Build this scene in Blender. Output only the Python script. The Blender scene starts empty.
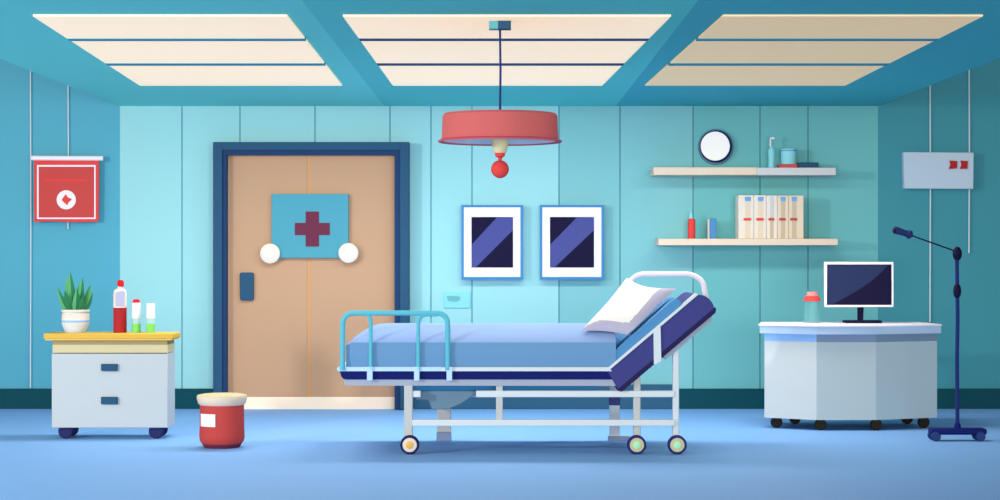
import bpy, bmesh, math, random
from mathutils import Vector

# ------------------------------------------------------------------ basics
C = bpy.context.scene.collection
D = 16.0           # camera distance to the back wall (metres)
F = 1952.0         # focal length in pixels (frame 1000 x 500)
EYE = 1.26         # eye height
HZ = 255.0         # horizon row
H = 2.481          # ceiling height


def S(d): return F / (D - d)
def X(px, d=0.0): return (px - 500.0) / S(d)
def Z(py, d=0.0): return EYE + (HZ - py) / S(d)
def W(px, py, d=0.0): return (X(px, d), -d, Z(py, d))


def lin(h):
    h = h.lstrip('#')
    out = []
    for i in (0, 2, 4):
        c = int(h[i:i + 2], 16) / 255.0
        out.append(c / 12.92 if c <= 0.04045 else ((c + 0.055) / 1.055) ** 2.4)
    return out


GAIN = {}          # per-material albedo gain
MATS = {}


def mat(name, hexcol, rough=0.7, spec=0.12, gain=None, emit=0.0, alpha=1.0, metal=0.0, mottled=0.0):
    if name in MATS:
        return MATS[name]
    m = bpy.data.materials.new(name)
    m.use_nodes = True
    nt = m.node_tree
    b = nt.nodes['Principled BSDF']
    g = gain if gain is not None else GAIN.get(name, 1.0)
    if not isinstance(g, (tuple, list)):
        g = (g, g, g)
    c = [min(0.97, a * k) for a, k in zip(lin(hexcol), g)] + [1.0]
    b.inputs['Base Color'].default_value = c
    b.inputs['Roughness'].default_value = rough
    b.inputs['Specular IOR Level'].default_value = spec
    b.inputs['Metallic'].default_value = metal
    if emit > 0:
        b.inputs['Emission Color'].default_value = c
        b.inputs['Emission Strength'].default_value = emit
    if alpha < 1:
        b.inputs['Alpha'].default_value = alpha
    if mottled > 0:
        tc = nt.nodes.new('ShaderNodeTexCoord')
        nz = nt.nodes.new('ShaderNodeTexNoise')
        nz.inputs['Scale'].default_value = 1.3
        nz.inputs['Detail'].default_value = 2.0
        mx = nt.nodes.new('ShaderNodeMix'); mx.data_type = 'RGBA'
        mx.inputs[6].default_value = [min(.97, q * (1 - mottled)) for q in c[:3]] + [1]
        mx.inputs[7].default_value = [min(.97, q * (1 + mottled)) for q in c[:3]] + [1]
        nt.links.new(tc.outputs['Object'], nz.inputs['Vector'])
        nt.links.new(nz.outputs['Fac'], mx.inputs[0])
        nt.links.new(mx.outputs[2], b.inputs['Base Color'])
    m.diffuse_color = c
    MATS[name] = m
    return m


class MB:
    """collects shapes (world coordinates) that become one mesh"""
    def __init__(self):
        self.v, self.f, self.m = [], [], []

    def add(self, vs, fs, mi=0):
        o = len(self.v)
        self.v += [tuple(p) for p in vs]
        for f in fs:
            self.f.append([o + i for i in f]); self.m.append(mi)
        return self

    def box(self, x0, x1, y0, y1, z0, z1, mi=0):
        vs = [(x, y, z) for x in (x0, x1) for y in (y0, y1) for z in (z0, z1)]
        return self.add(vs, [(0, 1, 3, 2), (4, 6, 7, 5), (0, 4, 5, 1), (2, 3, 7, 6), (0, 2, 6, 4), (1, 5, 7, 3)], mi)

    def pbox(self, px0, px1, py0, py1, d0, d1, mi=0, dref=None):
        """box whose front face (depth d1) covers the given span"""
        r = d1 if dref is None else dref
        return self.box(X(px0, r), X(px1, r), -d1, -d0, Z(py1, r), Z(py0, r), mi)

    def prism_xz(self, poly, y0, y1, mi=0):
        n = len(poly)
        vs = [(x, y0, z) for x, z in poly] + [(x, y1, z) for x, z in poly]
        fs = [list(range(n)), list(range(2 * n - 1, n - 1, -1))]
        fs += [(i, n + i, n + (i + 1) % n, (i + 1) % n) for i in range(n)]
        return self.add(vs, fs, mi)

    def pprism(self, pts, d0, d1, mi=0):
        """outline in pixels at the front plane d1, extruded back to d0"""
        return self.prism_xz([(X(a, d1), Z(b, d1)) for a, b in pts], -d1, -d0, mi)

    def prism_xy(self, poly, z0, z1, mi=0):
        n = len(poly)
        vs = [(x, y, z0) for x, y in poly] + [(x, y, z1) for x, y in poly]
        fs = [list(range(n - 1, -1, -1)), list(range(n, 2 * n))]
        fs += [(i, (i + 1) % n, n + (i + 1) % n, n + i) for i in range(n)]
        return self.add(vs, fs, mi)

    def lathe(self, prof, c, n=32, axis='z', mi=0, mis=None):
        """prof: (radius, height) pairs along the axis, relative to c"""
        vs, rings = [], []
        for r, h in prof:
            if r < 1e-6:
                rings.append([len(vs)]); pts = [(0, 0, h)]
            else:
                rings.append(list(range(len(vs), len(vs) + n)))
                pts = [(r * math.cos(2 * math.pi * k / n), r * math.sin(2 * math.pi * k / n), h) for k in range(n)]
            for p in pts:
                if axis == 'z': q = p
                elif axis == 'y': q = (p[0], -p[2], p[1])
                else: q = (p[2], p[0], p[1])
                vs.append((c[0] + q[0], c[1] + q[1], c[2] + q[2]))
        for i in range(len(rings) - 1):
            a, b = rings[i], rings[i + 1]
            k = mis[i] if mis else mi
            fs = []
            if len(a) == 1 and len(b) == 1: continue
            if len(a) == 1: fs = [(a[0], b[j], b[(j + 1) % n]) for j in range(n)]
            elif len(b) == 1: fs = [(a[j], a[(j + 1) % n], b[0]) for j in range(n)]
            else: fs = [(a[j], a[(j + 1) % n], b[(j + 1) % n], b[j]) for j in range(n)]
            o = len(self.v)
            for f in fs:
                self.f.append([o + t for t in f]); self.m.append(k)
        self.v += vs
        return self

    def tube(self, pts, r, n=10, mi=0):
        P = [Vector(p) for p in pts]
        vs, rings = [], []
        up = None
        for i, p in enumerate(P):
            if i == 0: t = P[1] - P[0]
            elif i == len(P) - 1: t = P[-1] - P[-2]
            else: t = (P[i + 1] - p).normalized() + (p - P[i - 1]).normalized()
            t.normalize()
            if up is None:
                up = Vector((0, 1, 0)) if abs(t.y) < 0.9 else Vector((1, 0, 0))
            u = (up - t * up.dot(t)).normalized(); w = t.cross(u); up = u
            rr = r[i] if isinstance(r, (list, tuple)) else r
            rings.append(list(range(len(vs), len(vs) + n)))
            for k in range(n):
                a = 2 * math.pi * k / n
                vs.append(p + u * (rr * math.cos(a)) + w * (rr * math.sin(a)))
        fs = []
        for a, b in zip(rings[:-1], rings[1:]):
            fs += [(a[k], a[(k + 1) % n], b[(k + 1) % n], b[k]) for k in range(n)]
        fs += [rings[0][::-1], rings[-1]]
        return self.add(vs, fs, mi)

    def grid(self, rows, mi=0, close_v=False, mfun=None):
        nr, nc = len(rows), len(rows[0])
        vs = [p for r in rows for p in r]
        o = len(self.v)
        self.v += [tuple(p) for p in vs]
        for i in range(nr - 1):
            for j in range(nc if close_v else nc - 1):
                k = (j + 1) % nc
                self.f.append([o + i * nc + j, o + i * nc + k, o + (i + 1) * nc + k, o + (i + 1) * nc + j])
                self.m.append(mfun(i, j) if mfun else mi)
        return self

    def ring_frame(self, o, i, d0, d1, mi=0):
        """rectangular picture-frame ring: o,i = (px0,px1,py0,py1) at depth d1"""
        self.pbox(o[0], i[0], o[2], o[3], d0, d1, mi)
        self.pbox(i[1], o[1], o[2], o[3], d0, d1, mi)
        self.pbox(i[0], i[1], o[2], i[2], d0, d1, mi)
        if i[3] < o[3]:
            self.pbox(i[0], i[1], i[3], o[3], d0, d1, mi)
        return self

    def build(self, name, mats, parent=None, bevel=0.0, smooth=35, base=None, seg=2):
        if not isinstance(mats, (list, tuple)): mats = [mats]
        if parent is not None:
            r = parent
            while r.parent: r = r.parent
            off = Vector(r.location)
        elif base is not None:
            off = Vector(base)
        else:
            xs = [p[0] for p in self.v]; ys = [p[1] for p in self.v]; zs = [p[2] for p in self.v]
            off = Vector(((min(xs) + max(xs)) / 2, (min(ys) + max(ys)) / 2, min(zs)))
        me = bpy.data.meshes.new(name)
        me.from_pydata([tuple(Vector(p) - off) for p in self.v], [], self.f)
        for m in mats: me.materials.append(m)
        for p, k in zip(me.polygons, self.m): p.material_index = k
        bm = bmesh.new(); bm.from_mesh(me)
        bmesh.ops.remove_doubles(bm, verts=bm.verts, dist=1e-6)
        bmesh.ops.recalc_face_normals(bm, faces=bm.faces)
        bm.to_mesh(me); bm.free()
        if smooth:
            for p in me.polygons: p.use_smooth = True
            me.set_sharp_from_angle(angle=math.radians(smooth))
        me.update()
        o = bpy.data.objects.new(name, me)
        C.objects.link(o)
        if parent is not None: o.parent = parent
        else: o.location = off
        if bevel > 0:
            bv = o.modifiers.new('Bevel', 'BEVEL'); bv.width = bevel; bv.segments = seg
            bv.limit_method = 'ANGLE'; bv.angle_limit = math.radians(40)
        return o


def tag(o, label=None, cat=None, group=None, kind=None):
    if label: o['label'] = label
    if cat: o['category'] = cat
    if group: o['group'] = group
    if kind: o['kind'] = kind
    return o


def thing(name, label, cat, loc, group=None):
    o = bpy.data.objects.new(name, None)
    o.empty_display_size = 0.1
    C.objects.link(o); o.location = loc
    return tag(o, label, cat, group)


def struct_root(name, loc):
    o = bpy.data.objects.new(name, None); C.objects.link(o); o.location = loc
    return tag(o, kind='structure')


def struct(name, mb, mats, **k):
    return tag(mb.build(name, mats, **k), kind='structure')


def arc(cx, cy, r, a0, a1, n=6):
    return [(cx + r * math.cos(math.radians(a0 + (a1 - a0) * k / n)), cy + r * math.sin(math.radians(a0 + (a1 - a0) * k / n))) for k in range(n + 1)]


def rounded(pts, r, n=5):
    """round the corners of a closed outline; r: one radius or a list"""
    out = []
    N = len(pts)
    for i, p in enumerate(pts):
        rr = r[i] if isinstance(r, (list, tuple)) else r
        p = Vector(p); a = Vector(pts[i - 1]) - p; b = Vector(pts[(i + 1) % N]) - p
        if rr <= 0: out.append(tuple(p)); continue
        ta = min(rr, a.length * .48); tb = min(rr, b.length * .48)
        A = p + a.normalized() * ta; B = p + b.normalized() * tb
        for k in range(n + 1):
            t = k / n
            out.append(tuple(A * (1 - t) ** 2 + p * 2 * t * (1 - t) + B * t * t))
    return out


def smooth_path(pts, r, n=6):
    """open polyline with rounded inner corners (3-D)"""
    P = [Vector(p) for p in pts]
    out = [P[0]]
    for i in range(1, len(P) - 1):
        a = P[i - 1] - P[i]; b = P[i + 1] - P[i]
        t = min(r, a.length * .48, b.length * .48)
        A = P[i] + a.normalized() * t; B = P[i] + b.normalized() * t
        for k in range(n + 1):
            q = k / n
            out.append(A * (1 - q) ** 2 + P[i] * 2 * q * (1 - q) + B * q * q)
    out.append(P[-1])
    return out


# per-material gains found by comparing renders with the photograph
GAIN.update({
    'wall_aqua_lit': (0.828, 0.779, 0.75),
    'wall_aqua_half_lit': (0.766, 0.743, 0.722),
    'wall_teal_shaded': (0.97, 0.971, 0.963),
    'wall_left_shaded': (0.75, 0.786, 0.79),
    'wall_right_shaded': (1.001, 1.111, 1.114),
    'ceiling_lit_left': (2.404, 1.953, 1.353),
    'ceiling_half_lit_middle': (2.143, 2.01, 1.39),
    'ceiling_shaded_right': (2.266, 2.228, 1.64),
    'light_diffuser_bright': (1.538, 0.871, 0.692),
    'light_diffuser_cream': (1.654, 0.935, 0.749),
    'light_diffuser_beige': (1.267, 1.051, 0.819),
    'floor_vinyl': (0.676, 0.738, 0.919),
    'door_wood': (0.742, 0.694, 0.652),
    'steel_blue': (0.508, 0.598, 0.606),
    'cream': (0.766, 0.78, 0.839),
    'sign_blue': (0.627, 0.645, 0.633),
    'cabinet_grey': (0.701, 0.68, 0.654),
    'desk_panel_lit': (0.833, 0.787, 0.73),
    'desk_panel_half_lit': (1.092, 1.029, 0.937),
    'desk_panel_shaded': (1.48, 1.394, 1.272),
    'sheet_blue': (0.508, 0.546, 0.711),
    'mattress_side_blue': (0.803, 0.801, 0.789),
    'backrest_indigo': (0.764, 0.77, 0.845),
    'navy': (0.3, 0.439, 0.798),
    'box_grey_blue': (1.099, 1.101, 1.102),
    'red_mid': (0.79, 0.694, 0.681),
    'bin_red': (0.702, 0.609, 0.569),
    'shade_red': (0.668, 0.614, 0.606),
    'white': (0.8, 0.784, 0.865),
    'night': (0.3, 0.3, 0.503),
    'cream_dim': (0.84, 0.791, 0.758),
    'yellow': (0.704, 0.677, 0.574),
    'baseboard_paint': (0.3, 0.803, 0.785),
    'straw': (0.693, 0.682, 0.665),
    'rail_cyan': (0.908, 0.965, 0.907),
    'leaf_green': (1.815, 1.263, 1.199),
    'lavender_grey': (0.84, 0.824, 0.8),
    'wall_guard_blue': (0.687, 0.763, 0.73),
    'red_bright': (0.844, 0.79, 0.736),
    'kick_plate_cream': (1.003, 0.911, 0.853),
    'pale_blue_grey': (0.937, 0.917, 0.903),
    'leg_grey': (0.793, 0.771, 0.737),
})

# ------------------------------------------------------------------ palette
wall_a = mat('wall_aqua_lit', '#9EE3F0', mottled=.01)  # back wall boards: light falling off to the right, put into three colours
wall_b = mat('wall_aqua_half_lit', '#87D1DE', mottled=.01)
wall_c = mat('wall_teal_shaded', '#67B1B8', mottled=.01)
wall_l = mat('wall_left_shaded', '#5BB3D0', mottled=.01)  # side walls: their shading is put into the wall colour
wall_r = mat('wall_right_shaded', '#3D8494', mottled=.01)
seam = mat('wall_seam', '#3E93B4')
seam_r = mat('wall_seam_right', '#3F8AA0')
base_m = mat('baseboard_paint', '#0B4C5C')
guard_m = mat('wall_guard_blue', '#35658A')
ceil_l = mat('ceiling_lit_left', '#4CA5BA')  # ceiling dims from left to right by section colour, not by lamps alone
ceil_c = mat('ceiling_half_lit_middle', '#4198AF')
ceil_r = mat('ceiling_shaded_right', '#2D7D98')
ceil_gap = mat('ceiling_light_gap', '#3E96AD')
ceil_gap_n = mat('ceiling_light_gap_dark', '#2C4C7C')
lite_l = mat('light_diffuser_bright', '#F3EBDC', emit=.62)
lite_c = mat('light_diffuser_cream', '#EDE4D4', emit=.62)
lite_r = mat('light_diffuser_beige', '#C6BAA3', emit=.5)
floor_m = mat('floor_vinyl', '#90C3EE', rough=.6, mottled=.012)

steel_blue = mat('steel_blue', '#38648A')
navy_dk = mat('door_jamb_navy', '#1A3A64')
door_m = mat('door_wood', '#CEAC90')
door_seam = mat('door_seam', '#C2946C')
cream = mat('cream', '#F2EADB')
cream_dim = mat('cream_dim', '#E3DACB')
shelf_grey = mat('shelf_grey', '#CFD4D8', gain=.8)
sky_card = mat('sign_blue', '#5BB5D1')
maroon = mat('maroon', '#73324E', gain=.75)
red_b = mat('red_bright', '#E34B4C')
red_m = mat('red_mid', '#CF5353')
red_d = mat('red_dark', '#A0272E')
red_cap = mat('red_cap', '#CC1A26')
white = mat('white', '#FAFAFC')
pale = mat('pale_blue_grey', '#CFDFEA')
pale_cool = mat('grey_blue', '#A6BCCB')
grey_dk = mat('slate', '#8BA4B4')
lav = mat('lavender', '#D3D3F0')
lav_grey = mat('lavender_grey', '#A6B5CE')
yellow = mat('yellow', '#F0CB60')
straw = mat('straw', '#E6DFB5')
olive = mat('olive', '#968C64')
ink = mat('ink_navy', '#22285A')
navy = mat('navy', '#15266B')
night = mat('night', '#211D48')
indigo = mat('indigo', '#434A8A')
leaf_a = mat('leaf_green', '#3F9163')
leaf_b = mat('leaf_green_dark', '#2B7650')
green_liq = mat('green_liquid', '#78CE68')
sheet_m = mat('sheet_blue', '#B1D3F8')
side_m = mat('mattress_side_blue', '#6C9FD0')
cushion_m = mat('head_cushion_blue', '#4A87BC')
rail_cyan = mat('rail_cyan', '#5BB5D1')
strip_blue = mat('strip_blue', '#B1D3F8')
leg_grey = mat('leg_grey', '#CBD5DB')
motor_m = mat('motor_slate', '#63829A')
bright_blue = mat('bright_blue', '#2F7DB0')
frame_blue = mat('picture_frame_blue', '#3F80B8')
gold = mat('gold', '#E0B15A')
mint = mat('mint', '#A0E8C0')
black_m = mat('caster_black', '#26221C')
aqua_obj = mat('aqua_plastic', '#86D0DE')
blue_obj = mat('blue_plastic', '#4B86C0')
glass = mat('clear_glass', '#BFEAF2', rough=.1, alpha=.35)
glass_teal = mat('clear_teal_glass', '#79BEC4', rough=.1, alpha=.16)
taupe = mat('taupe', '#C6BAA3', gain=.85)

# ------------------------------------------------------------------ room shell
XL, XR = -3.115, 3.098
mb = MB().box(-5.2, 5.2, -15.5, 0.15, -0.1, 0.0)
struct('floor', mb, floor_m)

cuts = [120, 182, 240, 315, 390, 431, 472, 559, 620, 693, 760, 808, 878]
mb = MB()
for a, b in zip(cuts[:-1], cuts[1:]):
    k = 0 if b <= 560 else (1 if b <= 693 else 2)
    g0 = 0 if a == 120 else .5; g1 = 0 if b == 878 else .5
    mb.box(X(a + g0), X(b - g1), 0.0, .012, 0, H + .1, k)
mb.box(XL, X(560), .012, .14, 0, H + .1, 3)
mb.box(X(560), XR, .012, .14, 0, H + .1, 4)
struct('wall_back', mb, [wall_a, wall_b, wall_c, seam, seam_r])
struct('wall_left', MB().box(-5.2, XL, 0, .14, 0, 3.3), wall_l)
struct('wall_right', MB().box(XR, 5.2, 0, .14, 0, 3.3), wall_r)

mb = MB()
CF = -7.9
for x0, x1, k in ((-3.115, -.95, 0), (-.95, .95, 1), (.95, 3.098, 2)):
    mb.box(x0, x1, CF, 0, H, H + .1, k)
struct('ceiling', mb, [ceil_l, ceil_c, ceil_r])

struct('baseboard_back', MB().box(XL, XR, -.022, 0, 0, Z(388.5)), base_m)
struct('baseboard_left', MB().box(-5.2, XL, -.022, 0, 0, Z(388.5)), base_m)
struct('baseboard_right', MB().box(XR, 5.2, -.022, 0, 0, Z(388.5)), base_m)
tag(MB().pbox(410, 675, 384.5, 409, .022, .04).build('trim_1', guard_m, bevel=.004), kind='structure')

# ceiling light panels --------------------------------------------------
def ceil_pt(px, py):
    L = (H - EYE) * F / (HZ - py)
    return ((px - 500) * L / F, -(D - L))


def ceiling_light(corners, m, gap, label):
    (a, b, c, d) = corners                      # front-left, front-right, back-right, back-left
    A, B, Cc, Dd = [Vector(ceil_pt(*p)) for p in corners]
    mid = (A + B + Cc + Dd) / 4
    t = thing('ceiling_light', label, 'ceiling light', (mid.x, mid.y, H - .012), 'recessed ceiling light panels')
    y0, y1 = A.y, Dd.y
    rows = [14, 36.4, 38.2, 61.4, 63.2, 84]
    def at_row(py):
        y = ceil_pt(0, py)[1]
        f = (y - y0) / (y1 - y0)
        return (A.lerp(Dd, f).x, y), (B.lerp(Cc, f).x, y)
    o = .004
    MB().prism_xy([(A.x + o, A.y + o), (B.x - o, B.y + o), (Cc.x - o, Cc.y - o), (Dd.x + o, Dd.y - o)], H - .004, H).build('backing_tray', gap, t)
    for k in (0, 2, 4):
        p, q = at_row(rows[k]); r, s = at_row(rows[k + 1])
        MB().prism_xy([p, q, s, r], H - .012, H - .003).build('diffuser', m, t)
    for k in (1, 3):
        p, q = at_row(rows[k] - .1); r, s = at_row(rows[k + 1] + .1)
        MB().prism_xy([p, q, s, r], H - .016, H - .004).build('divider', gap, t)
    return t


ceiling_light([(33, 14), (287, 14), (342, 84), (140, 84)], lite_l, ceil_gap, 'bright cream three-strip ceiling light panel above the brown double door')
ceiling_light([(343, 14), (671, 14), (602, 84), (393, 84)], lite_c, ceil_gap_n, 'cream three-strip ceiling light panel that the red pendant lamp hangs from')
ceiling_light([(723, 14), (983, 14), (845, 84), (645, 84)], lite_r, ceil_gap, 'beige three-strip ceiling light panel above the wall shelves, dimmest of three')

# ------------------------------------------------------------------ door
dr = struct_root('door_1', (X(311), -.02, 0))
FD = .15
MB().ring_frame((213, 409, 142, 409.5), (222, 400, 150, 409.5), 0, FD).build('door_frame', steel_blue, dr, bevel=.004)
MB().ring_frame((222, 400, 150, 409.5), (226.5, 394.5, 155, 409.5), 0, FD - .02).build('door_jamb', navy_dk, dr)
LD = .045
MB().pbox(306.6, 311.4, 155, 397, .01, LD - .006).build('seam_strip', door_seam, dr)
lf = MB().pbox(226.5, 307, 155, 397, .01, LD).build('door_leaf', door_m, dr)
MB().lathe([(0, -.012), (.03, -.012), (.03, .03), (.05, .045), (.081, .055), (.081, .07), (.07, .077), (0, .08)], W(271, 253.5, LD), axis='y').build('knob', cream, lf)
mb = MB().pprism(rounded([(239.5, 272.5), (253.5, 272.5), (253.5, 300.5), (240, 300.5)], 2.5), LD, LD + .035)
mb.build('handle', steel_blue, lf, bevel=.004)
rt = MB().pbox(311, 394.5, 155, 397, .01, LD).build('door_leaf', door_m, dr)
MB().lathe([(0, -.012), (.03, -.012), (.03, .03), (.05, .045), (.081, .055), (.081, .07), (.07, .077), (0, .08)], W(349, 253, LD), axis='y').build('knob', cream, rt)
MB().pbox(226.5, 394.5, 397, 409.2, .01, LD + .004).build('kick_plate', mat('kick_plate_cream', '#F2EADB'), dr)

sg = thing('door_sign', 'square light blue sign with a maroon cross hung on the brown double door', 'sign', W(310, 258, LD + .012))
MB().pbox(271.5, 348.5, 194, 258, LD, LD + .045).build('sign_board', sky_card, sg, bevel=.003)
cx, cy, a, b = 312.3, 229, 6.7, 17.5
pl = [(cx - a, cy - b), (cx + a, cy - b), (cx + a, cy - a + .6), (cx + b, cy - a + .6), (cx + b, cy + a - .6), (cx + a, cy + a - .6), (cx + a, cy + b), (cx - a, cy + b),
      (cx - a, cy + a - .6), (cx - b, cy + a - .6), (cx - b, cy - a + .6), (cx - a, cy - a + .6)]
MB().pprism(pl, LD + .045, LD + .05).build('cross', maroon, sg)

# ------------------------------------------------------------------ left wall: cords and banner
def cord(px, py0, py1, label, d=.02):
    return tag(MB().tube([(X(px, d), -d, Z(py0, d)), (X(px + .4, d), -d, Z((py0 + py1) / 2, d)), (X(px, d), -d, Z(py1, d))], .0055, n=8).build('hanging_cord', pale, smooth=60), label, 'cord', 'thin pale cords hanging on the side walls')


cord(30.5, 50, 388, 'long thin pale cord running down the blue wall along the red banner edge')
cord(68, 66, 229, 'short thin pale cord behind the middle of the red banner')
cord(930, 60, 322, 'thin pale cord behind grey wall box reaching down toward the desk')
cord(969, 50, 253, 'thin pale cord behind the right end of grey wall box, ending above lamp stand joint')

bn = thing('wall_banner', 'red square hanging banner with white border and diamond emblem on white rail', 'banner', W(66, 224, .05))
MB().tube([W(31.5, 158, .085), W(103, 158.3, .085)], .02, n=12).build('rail', white, bn)
MB().pprism([(34, 160), (99, 160), (98.5, 221.5), (80, 222.2), (50, 221.2), (34.3, 222)], .07, .082).build('cloth', red_b, bn)
MB().pbox(38.5, 94.5, 166, 218, .082, .085).build('field', red_m, bn)
MB().ring_frame((37, 95.6, 165, 219), (38.6, 94.2, 166.7, 217.6), .082, .087).build('border', white, bn)
MB().pbox(44, 87, 179, 181.5, .085, .0865).build('stripe', red_b, bn)
em = MB().lathe([(0, 0), (.078, 0), (.078, .004), (0, .004)], W(66.3, 199.8, .085), axis='y').build('emblem', white, bn)
MB().pprism([(61.5, 200), (65.5, 194.3), (68, 197.5), (72, 199), (68.5, 202.5), (67, 205.2)], .089, .093).build('diamond', red_b, em)

# ------------------------------------------------------------------ right wall box
wb = thing('wall_control_box', 'grey blue rectangular control box with two small red buttons on right wall', 'control box', W(939, 189, .05))
MB().pprism([(903.5, 152), (974, 152.5), (973.5, 189), (904.5, 188.5)], .0, .09).build('casing', mat('box_grey_blue', '#A6BCCF'), wb, bevel=.006)
MB().pprism([(949.5, 160.5), (957.5, 161), (957, 168.5), (949, 169), (950.5, 164.5)], .09, .1).build('button', red_d, wb)
MB().pprism([(960.5, 160.5), (968, 161), (967.5, 168.8), (960, 169), (961.5, 164.5)], .09, .1).build('button', red_d, wb)

# ------------------------------------------------------------------ picture frames
def picture(x0, x1, y0, y1, label, loc_label=None):
    t = thing('picture_frame', label, 'picture', W((x0 + x1) / 2, y1, .04), 'framed dark prints above the bed')
    d = .09
    MB().ring_frame((x0, x1, y0, y1), (x0 + 2.3, x1 - 2.6, y0 + 2.3, y1 - 2.6), 0, d).build('frame', frame_blue, t)
    MB().pbox(x0 + 2.3, x1 - 2.6, y0 + 2.3, y1 - 2.6, .01, d - .004).build('mat_board', white, t)
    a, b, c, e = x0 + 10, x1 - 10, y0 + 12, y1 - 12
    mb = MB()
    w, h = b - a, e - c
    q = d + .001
    # dark print with glass glare painted as a paler diagonal band
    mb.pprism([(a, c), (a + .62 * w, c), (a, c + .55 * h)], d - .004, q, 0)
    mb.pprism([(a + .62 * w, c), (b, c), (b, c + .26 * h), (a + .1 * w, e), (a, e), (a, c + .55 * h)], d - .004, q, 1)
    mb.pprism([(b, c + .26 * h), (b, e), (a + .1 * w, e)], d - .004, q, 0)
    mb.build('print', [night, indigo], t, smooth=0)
    return t


picture(461.5, 523, 205, 279.5, 'blue framed dark navy print with painted glare band, hung nearer to the door')
picture(540, 604, 205, 279.5, 'blue framed dark navy print with painted glare band, hung above the bed pillow side')

sw = thing('wall_switch', 'small pale aqua switch plate with a grey green slot between door and pictures', 'switch', W(456, 308, .005))
MB().pbox(444, 470, 292, 308, 0, .012).build('plate', mat('switch_plate', '#7FCDDA'), sw, bevel=.003)
MB().pprism(rounded([(446.5, 295.8), (460, 296.2), (460, 299.5), (456, 301.5), (448, 301)], 1.5), .012, .018).build('slot', mat('switch_slot', '#62A9AB'), sw)

# ------------------------------------------------------------------ clock
ck = thing('wall_clock', 'round white faced wall clock without hands in a navy rim above the shelf', 'clock', W(716, 164, .03))
c0 = W(715.6, 147, .0)
MB().lathe([(0, .0), (.146, .0), (.146, .02), (.142, .026), (0, .026)], c0, n=48, axis='y').build('back_ring', mat('clock_ring', '#5C7E9C'), ck)
MB().lathe([(.112, .026), (.132, .026), (.132, .05), (.128, .056), (.121, .056), (.116, .05), (.112, .026)], (c0[0] - .002, c0[1], c0[2] + .002), n=48, axis='y').build('rim', navy, ck)
MB().lathe([(0, .03), (.119, .03), (.119, .06), (.116, .063), (0, .063)], (c0[0] - .009, c0[1], c0[2] + .004), n=48, axis='y').build('face', mat('clock_face', '#FAFAFC', gain=1.0), ck)

# ------------------------------------------------------------------ shelves
SD = .34
us = thing('wall_shelf', 'upper cream wall shelf with a pump bottle and a jar standing on it', 'shelf', W(744, 175, .15), 'cream wall shelves')
MB().pbox(653.5, 757, 167.2, 175, 0, SD).build('shelf_board', cream_dim, us, bevel=.004)
tag(MB().pbox(757, 836, 167.6, 175.2, 0, SD).build('shelf_board', shelf_grey, us, bevel=.004), 'right shelf board section with shading painted in grey')  # grey colour paints the shading on the right part of the shelf
ls = tag(MB().pbox(658.5, 838, 238.7, 245.3, 0, SD).build('wall_shelf', cream_dim, bevel=.004), 'lower cream wall shelf carrying the row of file boxes', 'shelf', 'cream wall shelves')
ZU = Z(167.2, SD); ZUg = Z(167.6, SD); ZL = Z(238.7, SD)


def zpx(z, dy, d):            # height dy pixels above z at depth d
    return z + dy / S(d)


# pump bottle
d = .12
x = X(771.5, d)
pb = thing('pump_bottle', 'slim aqua pump bottle with white nozzle on the upper shelf', 'bottle', (x, -d, ZUg))
k = 1 / S(d)
MB().lathe([(0, 0), (3.3 * k, 0), (3.5 * k, 1 * k), (3.1 * k, 9 * k), (3.5 * k, 16 * k), (3.5 * k, 18.5 * k), (2.4 * k, 21 * k), (1.2 * k, 22.5 * k), (0, 22.5 * k)], (x, -d, ZUg), n=24).build('bottle_body', aqua_obj, pb)
p0 = Vector((x - 1.0 * k, -d, ZUg + 22 * k))
MB().tube([p0, p0 + Vector((0, 0, 7.5 * k)), p0 + Vector((.6 * k, 0, 8.8 * k)), p0 + Vector((3.8 * k, 0, 8.4 * k))], [.8 * k, .8 * k, 1.2 * k, 1.5 * k], n=10).build('nozzle', white, pb)

# red box, jar on top, blue box
rb = tag(MB().box(X(778, d), X(796.5, d), -d - .06, -d + .06, ZUg, ZUg + 4.6 * k).build('flat_box', mat('box_red', '#C05254'), bevel=.006), 'flat red box lying under the glass jar on upper shelf', 'box')
bb = tag(MB().box(X(797.5, d), X(817.5, d), -d - .06, -d + .06, ZUg, ZUg + 6 * k).build('flat_box', steel_blue, bevel=.007), 'flat dark blue box lying beside the red one on upper shelf', 'box')
zj = ZUg + 4.6 * k
jx = X(788.5, d)
jr = thing('glass_jar', 'squat aqua jar with blue rim standing on the flat red box', 'jar', (jx, -d, zj))
MB().lathe([(0, 0), (7.3 * k, 0), (7.7 * k, 1 * k), (7.9 * k, 15 * k), (7.2 * k, 15.6 * k), (6.9 * k, 14.5 * k), (6.6 * k, 2 * k), (0, 1.5 * k)], (jx, -d, zj), n=28).build('jar_body', aqua_obj, jr)
MB().lathe([(7.85 * k, 12.8 * k), (8.15 * k, 12.9 * k), (8.15 * k, 14 * k), (7.85 * k, 14.1 * k)], (jx, -d, zj), n=28).build('rim_band', mat('jar_band', '#5E9BD2'), jr)

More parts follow.
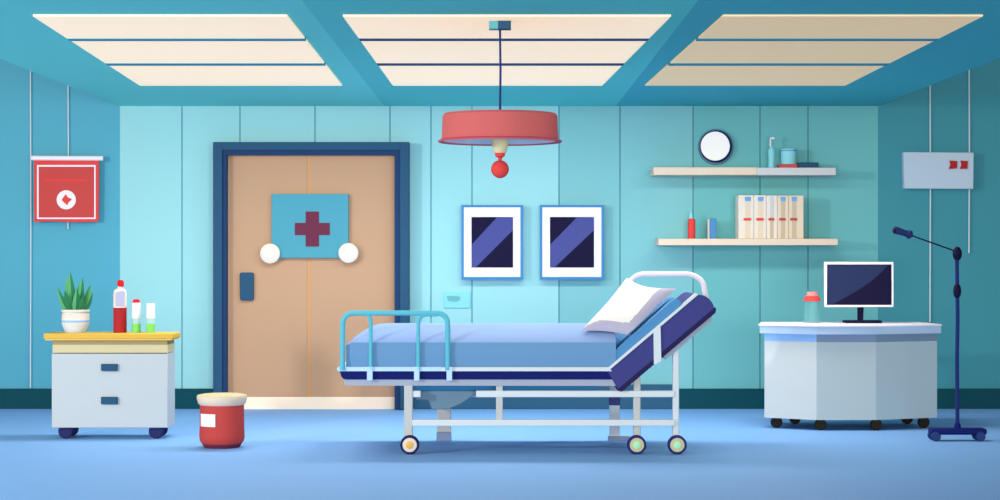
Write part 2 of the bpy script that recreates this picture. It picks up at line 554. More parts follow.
# lower shelf bottles
x = X(691.6, d)
rv = thing('spray_bottle', 'small red bottle with pale nozzle at left end of lower shelf', 'bottle', (x, -d, ZL))
MB().lathe([(0, 0), (3.5 * k, 0), (3.7 * k, .8 * k), (3.7 * k, 19 * k), (2.8 * k, 20.3 * k), (0, 20.3 * k)], (x, -d, ZL), n=24).build('bottle_body', red_b, rv)
MB().lathe([(0, 20.3 * k), (1.9 * k, 20.3 * k), (1.7 * k, 24 * k), (1 * k, 25 * k), (.9 * k, 28 * k), (0, 28 * k)], (x - .5 * k, -d, ZL), n=16).build('nozzle', aqua_obj, rv)
x = X(712, d)
bv = thing('blue_bottle', 'small blue bottle with cream edge beside the red one on lower shelf', 'bottle', (x, -d, ZL))
MB().box(x - 3 * k, x + 4 * k, -d - .03, -d + .03, ZL, ZL + 20.3 * k).build('bottle_body', blue_obj, bv, bevel=.006)
MB().box(x - 4.4 * k, x - 3 * k, -d - .028, -d + .028, ZL, ZL + 19.8 * k).build('edge_strip', cream_dim, bv)

# file boxes
edges = [738.3, 754, 766.3, 777.3, 788.8, 803.8]
strip = [(745, 750.3), (758, 763), (770, 773.5), (780.8, 785), (791.8, 796.5)]
where = ['leftmost cream file box with blue tab and red band on lower shelf', 'second cream file box from the left with blue tab, on lower shelf',
         'middle file box of five, with pale grey tab and red band', 'second file box from the right, beige strip and blue tab, on lower shelf', 'rightmost beige file box in the row on lower shelf']
fd = .24
kf = 1 / S(fd)
zt = ZL
for i in range(5):
    a, b = edges[i], edges[i + 1]
    t = thing('file_box', where[i], 'file box', (X((a + b) / 2, fd), -fd + .08, ZL), 'file boxes in a row on lower shelf')
    hgt = (43.6 if i < 2 else 43.3) * kf
    cm = [cream, cream, cream, cream_dim, cream_dim][i]
    MB().box(X(a + .12, fd), X(b - .12, fd), -fd, -.03, ZL, ZL + hgt).build('case', cm, t, bevel=.004)
    s0, s1 = strip[i]
    sm = [cream_dim, cream_dim, taupe, taupe, taupe][i]
    MB().box(X(s0, fd), X(s1, fd), -fd - .002, -fd, ZL + .5 * kf, ZL + 42 * kf).build('spine_strip', sm, t)
    if i != 2:
        MB().pprism(rounded([(s0 - .3, 196.8), (s1 + .6, 196.8), (s1 + .3, 201.2), (s0, 201.2)], 1), fd + .002, fd + .005).build('tab', mat('tab_blue', '#629DD6'), t)
    else:
        MB().box(X(s0, fd), X(s1, fd), -fd - .004, -fd - .002, ZL + 22 * kf, ZL + 42.5 * kf).build('tab', shelf_grey, t)
    MB().pprism(rounded([(s0 - 1.6, 218), (s1 + .8, 218), (s1 + .8, 220.6), (s0 - 1.6, 220.6)], 1), fd + .002, fd + .006).build('band', [red_b, red_b, mat('band_dim', '#B4454B'), MATS.get('band_dim'), MATS.get('band_dim')][i] or red_d, t)

# ------------------------------------------------------------------ pendant lamp
PD = D - (H - EYE) * F / (HZ - 19.2)
sp = 1 / S(PD)
pc = (X(500, PD), -PD)
pd = thing('pendant_lamp', 'red drum pendant lamp with round red bulb hanging from the ceiling', 'lamp', (pc[0], pc[1], Z(178, PD)))
zt = H - .012
mb = MB().box(pc[0] - 11 * sp, pc[0] - 2 * sp, pc[1] - .04, pc[1] + .04, zt - 8 * sp, zt)
mt = mb.build('ceiling_mount', mat('mount_teal', '#5AA5AE'), pd)
MB().box(pc[0] - 2 * sp, pc[0] + 11 * sp, pc[1] - .04, pc[1] + .04, zt - 8 * sp, zt).build('mount_cover', steel_blue, mt)
zs1, zs0 = Z(114.5, PD), Z(141, PD)
MB().tube([(pc[0], pc[1], zt - 8 * sp), (pc[0] + .5 * sp, pc[1], Z(70, PD)), (pc[0], pc[1], zs1 - .01)], 1.15 * sp, n=8).build('cord', mat('cord_navy', '#23336F'), pd)
R0 = 58.5 * sp
MB().lathe([(.02, zs1 + .012), (R0 * .5, zs1 + .012), (R0 * .95, zs1 + .004), (R0 * .985, zs1 - .008), (R0, zs0), (R0 - .008, zs0), (R0 * .965, zs1 - .012), (R0 * .9, zs1 - .006), (.02, zs1)], (pc[0], pc[1], 0), n=64).build('shade', mat('shade_red', '#E67678'), pd)
MB().lathe([(R0 - .01, zs0 - .005), (R0 + .014, zs0 - .008), (R0 + .02, zs0), (R0 + .004, zs0 + .008), (R0 - .01, zs0 + .004), (R0 - .01, zs0 - .005)], (pc[0], pc[1], 0), n=64).build('rim', mat('rim_rose', '#C35A68'), pd)
MB().lathe([(0, zs0 + .012), (R0 * .9, zs0 + .012), (R0 - .009, zs0 + .004), (R0 - .009, zs0 - .001), (R0 * .9, zs0 + .006), (0, zs0 + .006)], (pc[0], pc[1], 0), n=64).build('diffuser', mat('lamp_diffuser', '#D6DFEA'), pd)
zz = lambda py: Z(py, PD)
MB().lathe([(0, zs0 + .02), (9.6 * sp, zs0 + .02), (9.6 * sp, zz(139)), (6.2 * sp, zz(153)), (0, zz(153))], (pc[0], pc[1], 0), n=32).build('socket', straw, pd)
MB().lathe([(0, zz(152.8)), (5.2 * sp, zz(152.8)), (4.8 * sp, zz(156.2)), (2.2 * sp, zz(157.8)), (1.4 * sp, zz(161)), (0, zz(161))], (pc[0], pc[1], 0), n=24).build('collar', red_b, pd)
MB().lathe([(9 * sp * math.sin(math.radians(a)) if 0 < a < 180 else 0, zz(169.2) + 9 * sp * math.cos(math.radians(a))) for a in range(0, 181, 12)], (pc[0], pc[1], 0), n=32).build('bulb', red_b, pd)


# ------------------------------------------------------------------ wheels
def wheel(parent, px, py, d, r, mats, name='caster', thick=.03, hub=.38, ring=.78):
    """a disc wheel facing the viewer; r in metres"""
    c = (X(px, d), -d, Z(py, d))
    w = MB().lathe([(0, -thick), (r * .9, -thick), (r, -thick * .7), (r, thick * .7), (r * .93, thick), (r * ring, thick), (r * ring, thick * .8), (0, thick * .8)], c, n=36, axis='y').build(name, mats[0], parent)
    if len(mats) > 1:
        MB().lathe([(0, thick * .75), (r * ring, thick * .75), (r * ring * .97, thick * 1.0), (r * hub, thick * 1.05), (0, thick * 1.05)], c, n=36, axis='y').build('wheel_disc', mats[1], w)
    if len(mats) > 2:
        MB().lathe([(0, thick), (r * hub, thick), (r * hub, thick * 1.2), (r * hub * .6, thick * 1.35), (0, thick * 1.35)], c, n=28, axis='y').build('hub', mats[2], w)
    return w


# ------------------------------------------------------------------ left cabinet
CD = 2.65; CB = 2.33
zc = 0.722
cb = thing('rolling_cabinet', 'pale grey rolling cabinet with yellow top and two blue handles', 'cabinet', (X(109, CD), -(CD + CB) / 2, 0))
mb = MB().box(X(43.5, CD), X(173, CD), -CD, -CB, zc - .036, zc)
mb.build('cabinet_top', yellow, cb, bevel=.005)
MB().box(X(45, CD), X(171.5, CD), -CD + .006, -CB, zc - .046, zc - .036).build('top_edge', gold, cb)
MB().pbox(51.5, 167, 345, 353, CB + .01, CD - .03, dref=CD).build('apron', straw, cb)
MB().pbox(52, 166.5, 340.5, 345.2, CB + .01, CD - .032, dref=CD).build('top_recess_shade', olive, cb)  # olive strip paints the recess shadow beneath the top
MB().pbox(51, 167.2, 353.8, 428, CB + .0, CD - .02, dref=CD).build('cabinet_body', mat('cabinet_grey', '#CFDFEA'), cb, bevel=.004)
for y0, y1 in ((364, 371), (397, 404.3)):
    MB().pbox(101, 117.3, y0, y1, CD - .03, CD + .005, dref=CD).build('handle', steel_blue, cb, bevel=.004)
zl = Z(428, CD)
for px in (64, 154.8):
    for dd in (CD - .06, CB + .1):
        xx = X(px, CD)
        r = .05
        w = MB().lathe([(0, -.024), (r * .88, -.024), (r, -.016), (r, .016), (r * .88, .024), (0, .024)], (xx, -dd, r), n=28, axis='y').build('caster', ink, cb)
        MB().box(xx - .034, xx + .034, -dd - .03, -dd + .03, r * 1.2, zl + .002).build('caster_fork', ink, w, bevel=.006)

# plant
d = 2.47
k = 1 / S(d)
x = X(75.5, d)
zpl = zc
pt = thing('potted_plant', 'spiky green plant in a cream striped pot on the yellow cabinet top', 'plant', (x, -d, zpl))
MB().lathe([(0, 0), (9.5 * k, 0), (10.5 * k, 1 * k), (12.5 * k, 6 * k), (13.4 * k, 8.6 * k), (13.7 * k, 10.4 * k), (13.8 * k, 12.6 * k), (13.5 * k, 14.6 * k), (13.6 * k, 18.5 * k), (12.6 * k, 19.2 * k),
            (12.4 * k, 20.6 * k), (13.9 * k, 21 * k), (13.9 * k, 23 * k), (12.5 * k, 23.2 * k), (12 * k, 20 * k), (0, 20 * k)], (x, -d, zpl), n=40,
           mis=[1, 1, 1, 1, 0, 2, 0, 3, 3, 0, 4, 0, 3, 3, 5, 5]).build('pot', [cream, mat('pot_base', '#C6D4E6'), mat('pot_stripe', '#86B4F0'), cream, aqua_obj, olive], pt)
tips = [(58, 287, -.02), (64.8, 277, .03), (71.5, 271, -.04), (77.5, 283, .05), (83.5, 277.2, -.03), (89.6, 284.6, .03), (94, 291.5, -.04), (67.5, 290, -.07), (79.5, 288, -.075), (86, 295, -.07)]
for i, (tx, ty, dy) in enumerate(tips):
    tip = Vector(W(tx, ty, d)); tip.y += dy * 1.2
    bx = 75.5 + (tx - 75.5) * .33
    bs = Vector((X(bx, d), -d + dy * .5, zpl + 19 * k))
    rows = []
    n = 9
    side = Vector((1, 0, 0))
    axis = (tip - bs)
    side = axis.cross(Vector((0, 1, 0))).normalized() * (-1)
    for j in range(n + 1):
        t = j / n
        wid = (3.3 + (i % 3) * .4) * k * (math.sin(math.pi * min(1, .28 + t * .72)) ** .8) * (1 if t < 1 else 0)
        ctr = bs.lerp(tip, t) + side * ((tx - 75.5) * .035 * k * math.sin(t * math.pi) * 2)
        fold = Vector((0, .22 * wid, 0))
        rows.append([ctr - side * wid + fold, ctr - Vector((0, .35 * wid, 0)), ctr + side * wid + fold, ctr + Vector((0, .5 * wid, 0))])
    MB().grid(rows, close_v=True, mfun=lambda a, b: 0 if b in (0, 3) else 1).build('leaf', [leaf_a, leaf_b] if i % 2 == 0 else [leaf_b, leaf_b] if i > 6 else [leaf_a, leaf_a], pt, smooth=30)

# bottles on the cabinet
d = 2.47
k = 1 / S(d)
x = X(120, d)
bt = thing('medicine_bottle', 'tall cream shouldered bottle of dark red liquid with red cap on cabinet', 'bottle', (x, -d, zc))
MB().lathe([(0, 0), (6.3 * k, 0), (6.6 * k, .8 * k), (6.6 * k, 25 * k), (0, 25 * k)], (x, -d, zc), n=32).build('liquid', red_d, bt)
MB().lathe([(0, 25 * k), (6.6 * k, 25 * k), (6.7 * k, 27 * k), (6.6 * k, 39 * k), (6.0 * k, 42 * k), (4.5 * k, 43.6 * k), (2.6 * k, 44.2 * k), (2.2 * k, 47 * k), (0, 47 * k)], (x, -d, zc), n=32).build('bottle_upper', cream, bt)
MB().pprism(rounded([(115.3, 292), (124.8, 290.5), (124.4, 306.4), (115.6, 306.4)], [3, 3, 0, 0]), d + .042, d + .05).build('window_label', mat('label_lavender', '#C9CCEE', gain=.72), bt)
MB().lathe([(0, 46 * k), (2.6 * k, 46 * k), (3.3 * k, 47.2 * k), (3.4 * k, 50.5 * k), (2.4 * k, 52.6 * k), (0, 52.8 * k)], (x + .6 * k, -d, zc), n=24).build('cap', red_cap, bt)
for px, hc, lab, cap in ((136.3, 30, 'small vial of green liquid with white sleeve and red cap, beside tall bottle', True), (150.8, 29.3, 'small vial of green liquid with plain white sleeve, at cabinet edge', False)):
    x = X(px, d)
    t = thing('vial', lab, 'vial', (x, -d, zc), 'small green vials on the cabinet')
    MB().lathe([(0, 0), (4.3 * k, 0), (4.4 * k, .5 * k), (4.4 * k, 9 * k), (0, 9 * k)], (x, -d, zc), n=24).build('liquid', green_liq, t)
    MB().lathe([(4.3 * k, 9 * k), (4.3 * k, 14.4 * k), (4.0 * k, 14.4 * k), (4.0 * k, 9 * k)], (x, -d, zc), n=24).build('glass_tube', glass, t)
    MB().lathe([(0, 14.2 * k), (4.2 * k, 14.2 * k), (4.3 * k, 15 * k), (4.3 * k, hc * k - .6 * k), (3.6 * k, hc * k), (0, hc * k)], (x, -d, zc), n=24).build('sleeve', white, t)
    if cap:
        MB().lathe([(0, hc * k), (3.7 * k, hc * k), (3.7 * k, 31.5 * k), (2.6 * k, 33.2 * k), (0, 33.6 * k)], (x, -d, zc), n=24).build('cap', red_cap, t)

# ------------------------------------------------------------------ waste bin
d = 3.2
k = 1 / S(d)
x = X(222, d)
bn2 = thing('waste_bin', 'red round waste bin with cream lid and white label on the floor', 'bin', (x, -d, 0))
MB().lathe([(0, 0), (17.5 * k, 0), (20.2 * k, 4.2 * k), (0, 4.2 * k)], (x, -d, 0), n=48).build('bin_base', maroon, bn2)
MB().lathe([(0, 4.2 * k), (20.3 * k, 4.2 * k), (22 * k, 7 * k), (22.6 * k, 11 * k), (22.2 * k, 20 * k), (21.8 * k, 44 * k), (0, 44 * k)], (x, -d, 0), n=64).build('bin_body', mat('bin_red', '#CF5353'), bn2)
MB().lathe([(0, 42.5 * k), (21.8 * k, 42.5 * k), (23.6 * k, 44 * k), (25 * k, 49 * k), (24.9 * k, 51.5 * k), (24.4 * k, 52.2 * k), (20 * k, 53.2 * k), (0, 53.8 * k)], (x, -d, 0), n=64, mis=[0, 0, 0, 0, 1, 1, 1]).build('bin_lid', [cream_dim, straw], bn2)
# label wraps the curved front
rows = []
for zz_ in (22 * k, 34.5 * k):
    row = []
    for j in range(9):
        px = -19.3 + (15.8) * j / 8
        ang = math.asin(px / 22.6)
        row.append((x + 22.5 * k * math.sin(ang), -d - 22.5 * k * math.cos(ang), zz_))
    rows.append(row)
rows2 = [[(p[0] + (p[0] - x) * .012, p[1] + (p[1] + d) * .012, p[2]) for p in r] for r in rows]
MB().grid(rows2).grid(rows).build('label_patch', white, bn2)

# ------------------------------------------------------------------ desk
FDk = 2.0; OD = 1.79; BD = 1.34
ztop = Z(325, FDk)
dk = thing('rolling_desk', 'pale grey faceted rolling desk with white top under the wall shelves', 'desk', (X(848, FDk), -.7, 0))
top_poly = [(X(758.5, OD + .04), -OD - .04), (X(815, FDk + .04), -FDk - .04), (X(877, FDk + .04), -FDk - .04), (X(942, OD + .04), -OD - .04), (X(932, OD), -BD), (X(769, OD), -BD)]
MB().prism_xy(top_poly, ztop - .012, ztop).build('desk_top', white, dk, bevel=.003)
ep = [(X(759.5, OD + .03), -OD - .034), (X(815, FDk + .03), -FDk - .034), (X(877, FDk + .03), -FDk - .034), (X(941, OD + .03), -OD - .034), (X(931, OD), -BD - .005), (X(770, OD), -BD - .005)]
MB().prism_xy(ep, ztop - .066, ztop - .012).build('edge_band', mat('desk_edge', '#A4BFDD'), dk)
body_poly = [(X(764.5, OD), -OD), (X(816.5, FDk), -FDk), (X(876, FDk), -FDk), (X(937, OD), -OD), (X(921, OD), -BD - .02), (X(781, OD), -BD - .02)]
zb = Z(420, FDk); zt_ = ztop - .066
zap = zt_ - 8 / S(FDk)


def wall_panel(p, q, z0, z1, t=.02):
    a = Vector((p[0], p[1])); b = Vector((q[0], q[1])); n = (b - a).normalized(); nn = Vector((-n.y, n.x)) * t
    return [tuple(a), tuple(b), tuple(b + nn), tuple(a + nn)]


pm = [mat('desk_panel_lit', '#CFDFEA'), mat('desk_panel_half_lit', '#A8BECC'), mat('desk_panel_shaded', '#8BA4B4')]  # facet shading put into the panel colours, lit left to dark right
am = [mat('overhang_shade_left', '#8FBCEC'), mat('overhang_shade_mid', '#7990AD'), mat('overhang_shade_right', '#6F8AA2')]  # strip coloured as the shade beneath the desk top overhang
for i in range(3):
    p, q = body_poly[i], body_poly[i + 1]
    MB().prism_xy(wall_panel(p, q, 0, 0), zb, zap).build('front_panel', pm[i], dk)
    MB().prism_xy(wall_panel(p, q, 0, 0, .018), zap, zt_).build('apron', am[i], dk)  # this apron strip stands in for the shade beneath the desk top overhang
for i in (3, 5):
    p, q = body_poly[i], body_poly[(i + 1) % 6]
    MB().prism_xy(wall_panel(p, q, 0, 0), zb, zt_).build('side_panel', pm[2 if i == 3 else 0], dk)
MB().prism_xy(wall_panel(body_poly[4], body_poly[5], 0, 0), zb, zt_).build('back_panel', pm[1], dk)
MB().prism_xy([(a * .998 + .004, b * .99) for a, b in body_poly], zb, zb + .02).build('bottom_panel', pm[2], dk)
for px, dd in ((776.5, OD - .02), (820.5, FDk - .04), (876, FDk - .04), (923.5, OD - .02), (795, BD + .1), (907, BD + .1)):
    xx = X(px, dd if dd > .5 else OD)
    r = .042
    w = MB().lathe([(0, -.02), (r * .9, -.02), (r, -.012), (r, .012), (r * .9, .02), (0, .02)], (xx, -dd, r), n=24, axis='y').build('caster', black_m, dk)
    MB().box(xx - .03, xx + .03, -dd - .024, -dd + .024, r * 1.1, zb + .001).build('caster_fork', black_m, w, bevel=.006)

# monitor
d = 1.6
mn = thing('computer_monitor', 'flat computer monitor with dark navy screen and white bezel on the desk', 'monitor', (X(862, d), -d, ztop))
MB().pprism(rounded([(824.5, 262), (893.5, 262.8), (893, 307), (824.8, 307)], 1.6), d - .035, d - .003).build('housing', cream_dim, mn)
MB().ring_frame((824.5, 893.6, 262, 307), (826.8, 891.7, 264.5, 305), d - .003, d + .008).build('bezel', white, mn, bevel=.002)
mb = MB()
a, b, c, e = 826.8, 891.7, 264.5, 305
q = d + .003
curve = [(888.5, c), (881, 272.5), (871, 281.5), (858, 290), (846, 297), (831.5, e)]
mb.pprism([(a, c)] + curve + [(a, e)], d - .003, q, 1)  # paler upper-left area: screen reflection painted in
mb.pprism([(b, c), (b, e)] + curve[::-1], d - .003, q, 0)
mb.build('screen', [night, mat('screen_glare', '#273560', gain=.75)], mn, smooth=0)
MB().prism_xz([(X(858, d), ztop + .015), (X(863.5, d), ztop + .015), (X(864, d), Z(306, d)), (X(858, d), Z(306, d))], -d + .01, -d + .03).build('neck', night, mn)
MB().prism_xy(rounded([(X(844, d), -d - .05), (X(881.5, d), -d - .05), (X(881.5, d), -d + .09), (X(844, d), -d + .09)], .03), ztop, ztop + .02).build('stand_base', night, mn, bevel=.006)

# flask with red cap
d = 1.55
k = 1 / S(d)
x = X(812, d)
fl = thing('glass_flask', 'clear glass flask with a flared red cap beside the computer monitor', 'flask', (x, -d, ztop))
z1 = Z(301, d) - ztop
MB().lathe([(0, 0), (8.2 * k, 0), (8.6 * k, 1.4 * k), (8.4 * k, 5 * k), (7.6 * k, z1), (7.1 * k, z1), (7.9 * k, 4.8 * k), (7.8 * k, 1.4 * k), (0, 1 * k)], (x, -d, ztop), n=32).build('flask_body', glass_teal, fl)
MB().lathe([(0, z1), (8.7 * k, z1), (8.6 * k, z1 + 1 * k), (6.4 * k, z1 + 5.2 * k), (5.2 * k, z1 + 5.4 * k), (4.9 * k, z1 + 9 * k), (0, z1 + 9.2 * k)], (x, -d, ztop), n=32, mis=[0, 0, 0, 1, 1, 1]).build('flared_cap', [red_b, mat('cap_pink', '#EE8686')], fl)

# ------------------------------------------------------------------ examination lamp on stand
d = 2.755
k = 1 / S(d)
st = thing('examination_lamp', 'navy examination lamp on a thin wheeled pole stand beside the desk', 'lamp', (X(957, d), -d, 0))
cas = .033
zb0, zb1 = Z(434.3, d), Z(428.2, d)
MB().box(X(930, d), X(985.5, d), -d - .05, -d + .07, zb0, zb1).build('base_plate', navy, st, bevel=.012)
for px in (934.5, 979):
    for dy in (-.04, .06):
        w = MB().lathe([(0, -.018), (cas * .85, -.018), (cas, -.01), (cas, .01), (cas * .85, .018), (0, .018)], (X(px, d), -d + dy, cas), n=24, axis='y').build('caster', mat('caster_blue', '#28417E', gain=.8), st)
pole = MB().tube([(X(957.5, d), -d, zb1 - .005), (X(957, d), -d, Z(360, d)), (X(957.6, d), -d, Z(320, d)), (X(956.8, d), -d, Z(252, d))], 2.0 * k, n=12).build('pole', mat('pole_navy', '#1F2F78', gain=.75), st)


def ball(px, py, rx, rz, m, name, par):
    c = Vector(W(px, py, d))
    pr = [(rx * k * math.sin(math.radians(a)) if 0 < a < 180 else 0, rz * k * math.cos(math.radians(a))) for a in range(0, 181, 15)]
    return MB().lathe(pr, c, n=24).build(name, m, par)


ball(957.3, 253.8, 4.6, 7.2, night, 'top_joint', st)
ball(957.2, 291, 4.0, 7.8, night, 'pole_clamp', st)
MB().lathe([(0, 0), (3.6 * k, 0), (3.2 * k, 3 * k), (2 * k, 6 * k), (0, 6 * k)], (X(957.5, d), -d, zb1), n=20).build('pole_foot', navy, st)
MB().tube([W(955, 251, d), W(932, 242.8, d), W(911, 235.3, d)], .75 * k, n=8).build('swing_arm', night, st)
hd = MB().tube([W(893.6, 229.6, d), W(894.6, 229.9, d), W(897, 230.6, d), W(904, 232.8, d), W(907.5, 233.9, d), W(908.5, 234.2, d), W(910.8, 235, d), W(912.5, 235.6, d)],
               [1.6 * k, 3.2 * k, 3.9 * k, 3.2 * k, 3.4 * k, 4.6 * k, 4.2 * k, 1.6 * k], n=18).build('lamp_head', mat('lamp_head_navy', '#28336A', gain=.75), st)
MB().tube([W(892.9, 229.4, d), W(893.8, 229.7, d), W(895.4, 230.1, d)], [1.4 * k, 3.1 * k, 3.9 * k], n=18).build('lens_ring', night, hd)

# ------------------------------------------------------------------ hospital bed
BN = 3.65; BF = 2.69
kb = 1 / S(BN)
bed = thing('hospital_bed', 'adjustable hospital bed with blue mattress, raised navy backrest and wheels', 'bed', (X(520, BN), -(BN + BF) / 2, 0))
wheel_mats_l = [mat('tyre_navy', '#23204F'), cream, gold]
wheel_mats_r = [mat('tyre_blue', '#1E2C70'), straw, mint]

# flat frame: deck
fr = MB().pprism(rounded([(339.5, 370.6), (612, 370.6), (618, 379.5), (342, 379.5)], [0, 0, 0, 5]), BF, BN - .004).build('bed_frame', navy, bed)
MB().pprism(rounded([(337, 367), (441, 367), (441, 371.2), (337, 371.2)], [2, 0, 0, 2]), BF - .005, BN + .008).build('deck_rail', strip_blue, bed)
MB().pprism([(441, 367.3), (609, 367.3), (612, 371.2), (441, 371.2)], BF - .005, BN + .006).build('deck_rail', pale, bed)
MB().pprism(rounded([(344, 379.5), (612, 379.5), (617, 386), (344, 385.6)], [0, 0, 2, 2]), BF + .02, BN - .01).build('under_rail', lav_grey, bed)
MB().pprism([(412, 385.6), (598, 385.6), (598, 390.4), (470, 390.4), (470, 391), (412, 391)], BF + .05, BN - .12).build('under_tray', bright_blue, bed)

# raised backrest
A0, A1 = Vector((607.5, 371)), Vector((696, 296.5))
u = (A1 - A0).normalized(); nrm = Vector((-u.y, u.x))          # downward-right normal in pixels
if nrm.y < 0: nrm = -nrm
T = 21.5
outline = [tuple(A0), tuple(A1 + u * 4)] + [tuple(A1 + u * 4 + Vector((9, 3))), tuple(A1 + nrm * T + u * 8), tuple(A0 + nrm * T * .98 - u * 4)]
outline = rounded(outline, [0, 7, 10, 7, 2])
MB().pprism(outline, BF, BN).build('backrest', mat('backrest_indigo', '#434789'), bed, bevel=.004)
un = [tuple(A0 + nrm * (T - 1) - u * 5), tuple(A1 + nrm * (T - 1) + u * 9), tuple(A1 + nrm * (T + 3.6) + u * 5), tuple(A0 + nrm * (T + 3.6) - u * 3)]
MB().pprism(rounded(un, [1, 3, 2, 2]), BF + .005, BN + .002).build('backrest_underside', mat('underside_night', '#211D4C'), bed)
st_ = [tuple(A0 + Vector((1, -3.6))), tuple(A1 + u * 0 + Vector((0, -3.6))), tuple(A1 + u * 3), tuple(A0 + Vector((0, .6)))]
MB().pprism(st_, BN - .05, BN + .0085).build('backrest_rail', pale, bed)
MB().pprism(rounded([(653.5, 329), (660.5, 324), (661.5, 361.5), (654, 365)], 1.2), BN - .05, BN + .014).build('backrest_bracket', pale, bed, bevel=.003)
br = [tuple(A0 + nrm * (T + 3.6) + u * 52), tuple(A1 + nrm * (T + 3.6) + u * 0), tuple(A1 + nrm * (T + 7.5) - u * 4), tuple(A0 + nrm * (T + 7.5) + u * 52)]
MB().pprism(br, BF + .1, BN - .02).build('support_rail', lav_grey, bed)

# mattress: lofted sections with a crowned top
zlo, zedge, zcrown = Z(367.3, BN), Z(342.5, BN), .81
xs = [346, 348, 352, 358, 365, 374, 384, 400, 440, 500, 560, 600, 616]
rows = []
prof = [(0, 0), (0, .35), (0, .7), (0.0, 1.0)]
for px in xs:
    f = max(0.0, min(1.0, (px - 346) / 34.0)); f = math.sin(f * math.pi / 2)
    xw = X(px, BN)
    ze = zedge - (.012 if px <= 348 else 0)
    row = [(xw, -BN + .012, zlo), (xw, -BN + .004, zlo + (ze - zlo) * .4), (xw, -BN + .004, ze - .006), (xw, -BN + .008, ze)]
    n = 12
    for j in range(1, n):
        t = j / n
        y = -BN + (BN - BF) * t
        row.append((xw, y, ze + (zcrown - zedge) * f * (1 - abs(2 * t - 1) ** 3.2)))
    row += [(xw, -BF - .008, ze), (xw, -BF - .004, zlo + (ze - zlo) * .4), (xw, -BF - .012, zlo)]
    rows.append(row)
nc = len(rows[0])
mb = MB().grid(rows, close_v=True, mfun=lambda i, j: 0 if 3 <= j < nc - 3 else 1)
mb.add(rows[0], [list(range(nc))], 1)
mb.add(rows[-1], [list(range(nc))], 1)
mb.build('mattress', [sheet_m, side_m], bed, smooth=50)

# inclined head cushion
B0 = A0 + Vector((4, -3.6)); B1 = A1 + Vector((-13, 7.4))
tk = 9.5
hc = [tuple(B0), tuple(B1), tuple(B1 - nrm * tk), tuple(B0 - nrm * tk * 1.15 + u * 1)]
MB().pprism(rounded(hc, [0, 4, 8, 4]), BF + .02, BN - .012).build('head_cushion', cushion_m, bed, bevel=.006)

# head hoop
hd_ = 2.8
pts = [W(612, 352, hd_), W(626.5, 286, hd_), W(637, 274.3, hd_), W(692, 274.3, hd_), W(703, 281, hd_), W(706.5, 301, hd_)]
MB().tube(smooth_path(pts, .07), 2.7 / S(hd_), n=12).build('head_hoop', white, bed)

# foot guard rail, near and far sides
def guard(dd, parent):
    kk = 1 / S(BN)
    def P(px, py): return (X(px, BN), -dd, Z(py, BN))
    MB().tube(smooth_path([P(342.6, 370), P(343, 313), P(447.8, 313), P(447.8, 370)], .075, 8), 2.6 * kk, n=12).build('guard_rail', rail_cyan, parent)
    MB().tube(smooth_path([P(356, 313.5), P(370.8, 314.5), P(370.8, 370)], .05, 6), 2.0 * kk, n=10).build('guard_post', rail_cyan, parent)
    MB().tube(smooth_path([P(418.3, 370), P(418.3, 314.5), P(438, 314.5), ], .07, 6), 2.0 * kk, n=10).build('guard_post', rail_cyan, parent)
    for a, b in ((367.2, 372.8), (414.2, 419.6), (446.6, 452.2)):
        MB().box(X(a, BN), X(b, BN), -dd - .012, -dd + .012, Z(380.5, BN), Z(366.5, BN)).build('guard_clip', strip_blue, parent, bevel=.003)


guard(BN + .012, bed)

# near legs and wheels
def leg(px0, px1, py0, py1, dd, m=leg_grey):
    return MB().box(X(px0, BN), X(px1, BN), -dd - .03, -dd + .02, Z(py1, BN), Z(py0, BN)).build('leg', m, bed, bevel=.006)


leg(404, 412.6, 385, 438, BN - .04)
leg(633.8, 641, 377, 439, BN - .06)
leg(673.3, 679.6, 344, 439, BN - .06, pale)
rw = 9.5 * kb
for px, ms in ((409.8, wheel_mats_l), (636.6, wheel_mats_r), (677, wheel_mats_r)):
    c_py = HZ + (EYE - rw) * S(BN)
    wheel(bed, px, c_py, BN, rw, ms, 'caster_wheel', .026, .4, .76)

# lower rails
MB().box(X(412, BN), X(675, BN), -BN + .01, -BN + .05, Z(426.2, BN), Z(419.8, BN)).build('lower_rail', pale, bed, bevel=.004)
MB().box(X(412, BN), X(420.5, BN), -BN + .02, -BN + .06, Z(397.5, BN), Z(391, BN)).box(X(476, BN), X(675, BN), -BN + .02, -BN + .06, Z(397.5, BN), Z(391, BN)).build('upper_rail', pale, bed, bevel=.004)
MB().box(X(496, BN), X(502.8, BN), -BN + .025, -BN + .055, Z(421, BN), Z(383, BN)).build('strut', leg_grey, bed, bevel=.004)
MB().pprism([(413, 391), (479, 391), (470, 398), (461, 404), (448, 409.5), (432, 409.5), (428, 400), (416, 400)], BN - .45, BN - .1).build('motor_housing', motor_m, bed, bevel=.006)

# far legs
df = BF + .06
def far_px(px, py): return (X(px, df), Z(py, df))
mb = MB().box(X(437, df), X(451, df), -df - .03, -df + .03, .06, Z(380, df))
lgf = mb.build('leg', leg_grey, bed, bevel=.005)
MB().box(X(436.6, df), X(451.4, df), -df - .034, -df + .034, 0, .06).build('foot', mat('foot_grey', '#7B8FAE'), lgf, bevel=.005)
lgf = MB().box(X(609.5, df), X(619.5, df), -df - .03, -df + .03, .03, Z(370, df)).build('leg', pale, bed, bevel=.005)
MB().box(X(609, df), X(620, df), -df - .034, -df + .03, Z(405, df), Z(393, df)).build('leg_sleeve', indigo, lgf)
MB().box(X(608, df), X(630, df), -df - .034, -df + .034, 0, .03).build('foot', MATS['foot_grey'], lgf, bevel=.004)
MB().box(X(437, df), X(619, df), -df - .015, -df + .015, Z(397, df), Z(391, df)).build('cross_rail', pale, bed)

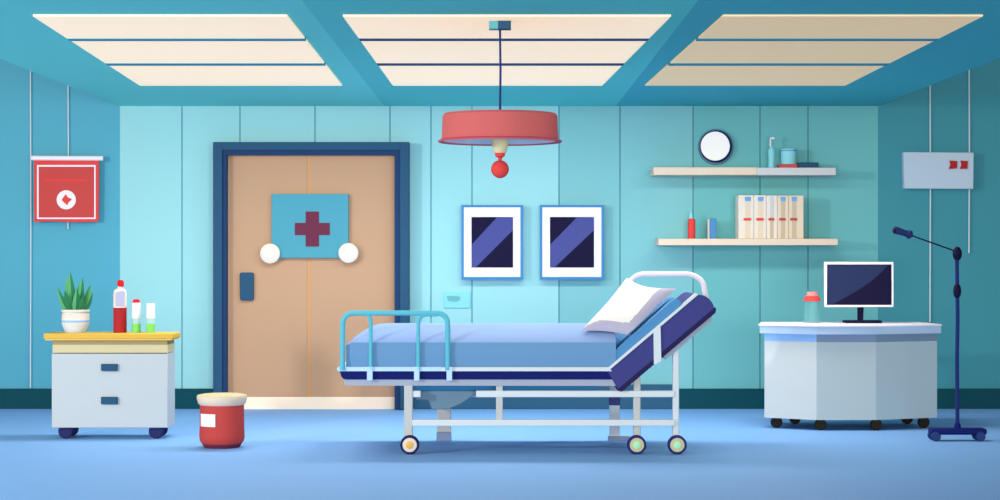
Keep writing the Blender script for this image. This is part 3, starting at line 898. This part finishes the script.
# pillow -----------------------------------------------------------------
Ap, Bp, Cp, Dp = [Vector(W(*q)) for q in ((581, 331, 3.55), (627, 277.5, 3.08), (680, 289, 3.42), (637, 338, 3.62))]
nn = (Dp - Ap).cross(Bp - Ap).normalized()
if nn.y > 0: nn = -nn
N = 60
c0_ = Vector((X(B0.x, BN), 0, Z(B0.y, BN))); c1_ = Vector((X(B1.x, BN), 0, Z(B1.y, BN)))
cu = (c1_ - c0_).normalized(); cn = Vector((-cu.z, 0, cu.x))         # up-left normal of the raised cushion
ctk = (tk + 2.2) / S(BN) + .012


def rest(p):
    """keep the pillow lying on the cushion and the mattress, never inside them"""
    p = Vector(p)
    h = (Vector((p.x, 0, p.z)) - c0_).dot(cn)
    if h < ctk: p += cn * (ctk - h)
    t = (-p.y - BF) / (BN - BF)
    if p.x < X(630, BN):
        zz_ = zedge + (zcrown - zedge) * (1 - min(1, abs(2 * t - 1)) ** 3.2) + .014
        if p.z < zz_: p.z = zz_
    return p


def pil(u_, v_, sgn):
    # pinch the sides slightly inwards between the corners
    a_ = 2 * u_ - 1; b_ = 2 * v_ - 1
    pu = u_ - .05 * a_ * (1 - b_ * b_)
    pv = v_ - (.05 if b_ < 0 else .12) * b_ * (1 - a_ * a_)
    base = Ap.lerp(Dp, pu).lerp(Bp.lerp(Cp, pu), pv)
    prof_ = max(0, (1 - a_ ** 4)) ** .5 * max(0, (1 - b_ ** 4)) ** .5
    return rest(base + nn * (sgn * .06 * prof_))
mb = MB()
def tone(i, j):  # lower and right edge band: pillow shading put into the colour
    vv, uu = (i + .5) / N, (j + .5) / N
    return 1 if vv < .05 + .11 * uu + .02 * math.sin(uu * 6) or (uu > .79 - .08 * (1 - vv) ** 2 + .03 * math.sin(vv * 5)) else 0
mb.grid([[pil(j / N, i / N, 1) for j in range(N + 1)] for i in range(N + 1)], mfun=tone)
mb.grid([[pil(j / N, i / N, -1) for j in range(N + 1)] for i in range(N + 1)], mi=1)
po = mb.build('pillow', [mat('pillow_white', '#FAFAFC', gain=.8), mat('pillow_shaded_lavender', '#D0D0EF', gain=.64)], smooth=75)
tag(po, 'plump white pillow with lavender shade painted at its edge resting against the raised bed backrest', 'pillow')

# ------------------------------------------------------------------ light
KEY = 330
GLOW = 46
WARM = (1, .93, .84)

def area(name, loc, target, size, energy, color=(1, 1, 1), size_y=None):
    l = bpy.data.lights.new(name, 'AREA'); l.energy = energy; l.color = color
    l.size = size
    if size_y: l.shape = 'RECTANGLE'; l.size_y = size_y
    o = bpy.data.objects.new(name, l); C.objects.link(o); o.location = loc
    o.rotation_euler = (Vector(target) - Vector(loc)).to_track_quat('-Z', 'Y').to_euler()
    return o


area('key_light', (-6.4, -8.4, 2.42), (0.6, 0, 1.3), .3, KEY, WARM)
area('front_fill', (1.5, -17.5, 1.3), (.8, 0, 1.5), 9, 1200, WARM, size_y=2.4)
area('side_fill', (-6.5, -4.5, 1.5), (0, -2.5, 1.4), 2.6, 40, WARM)
for xx in (-1.78, 0.02, 1.78):
    area('ceiling_panel_glow', (xx, -2.3, H - .03), (xx, -2.3, 0), 1.2, GLOW, WARM, size_y=.5)

w = bpy.data.worlds.new('World'); bpy.context.scene.world = w
w.use_nodes = True
w.node_tree.nodes['Background'].inputs[0].default_value = (*WARM, 1)
w.node_tree.nodes['Background'].inputs[1].default_value = .34

# ------------------------------------------------------------------ camera
cd = bpy.data.cameras.new('Camera')
cam = bpy.data.objects.new('Camera', cd); C.objects.link(cam)
cam.location = (0, -D, EYE); cam.rotation_euler = (math.radians(90), 0, 0)
cd.sensor_width = 36; cd.lens = 36 * F / 1000.0
cd.shift_y = (HZ - 250) / 1000.0
cd.clip_end = 60
sc = bpy.context.scene
sc.camera = cam
sc.view_settings.view_transform = 'Standard'
sc.view_settings.look = 'None'
sc.view_settings.exposure = 0
sc.view_settings.gamma = 1
sc.cycles.use_denoising = True
sc.cycles.max_bounces = 8
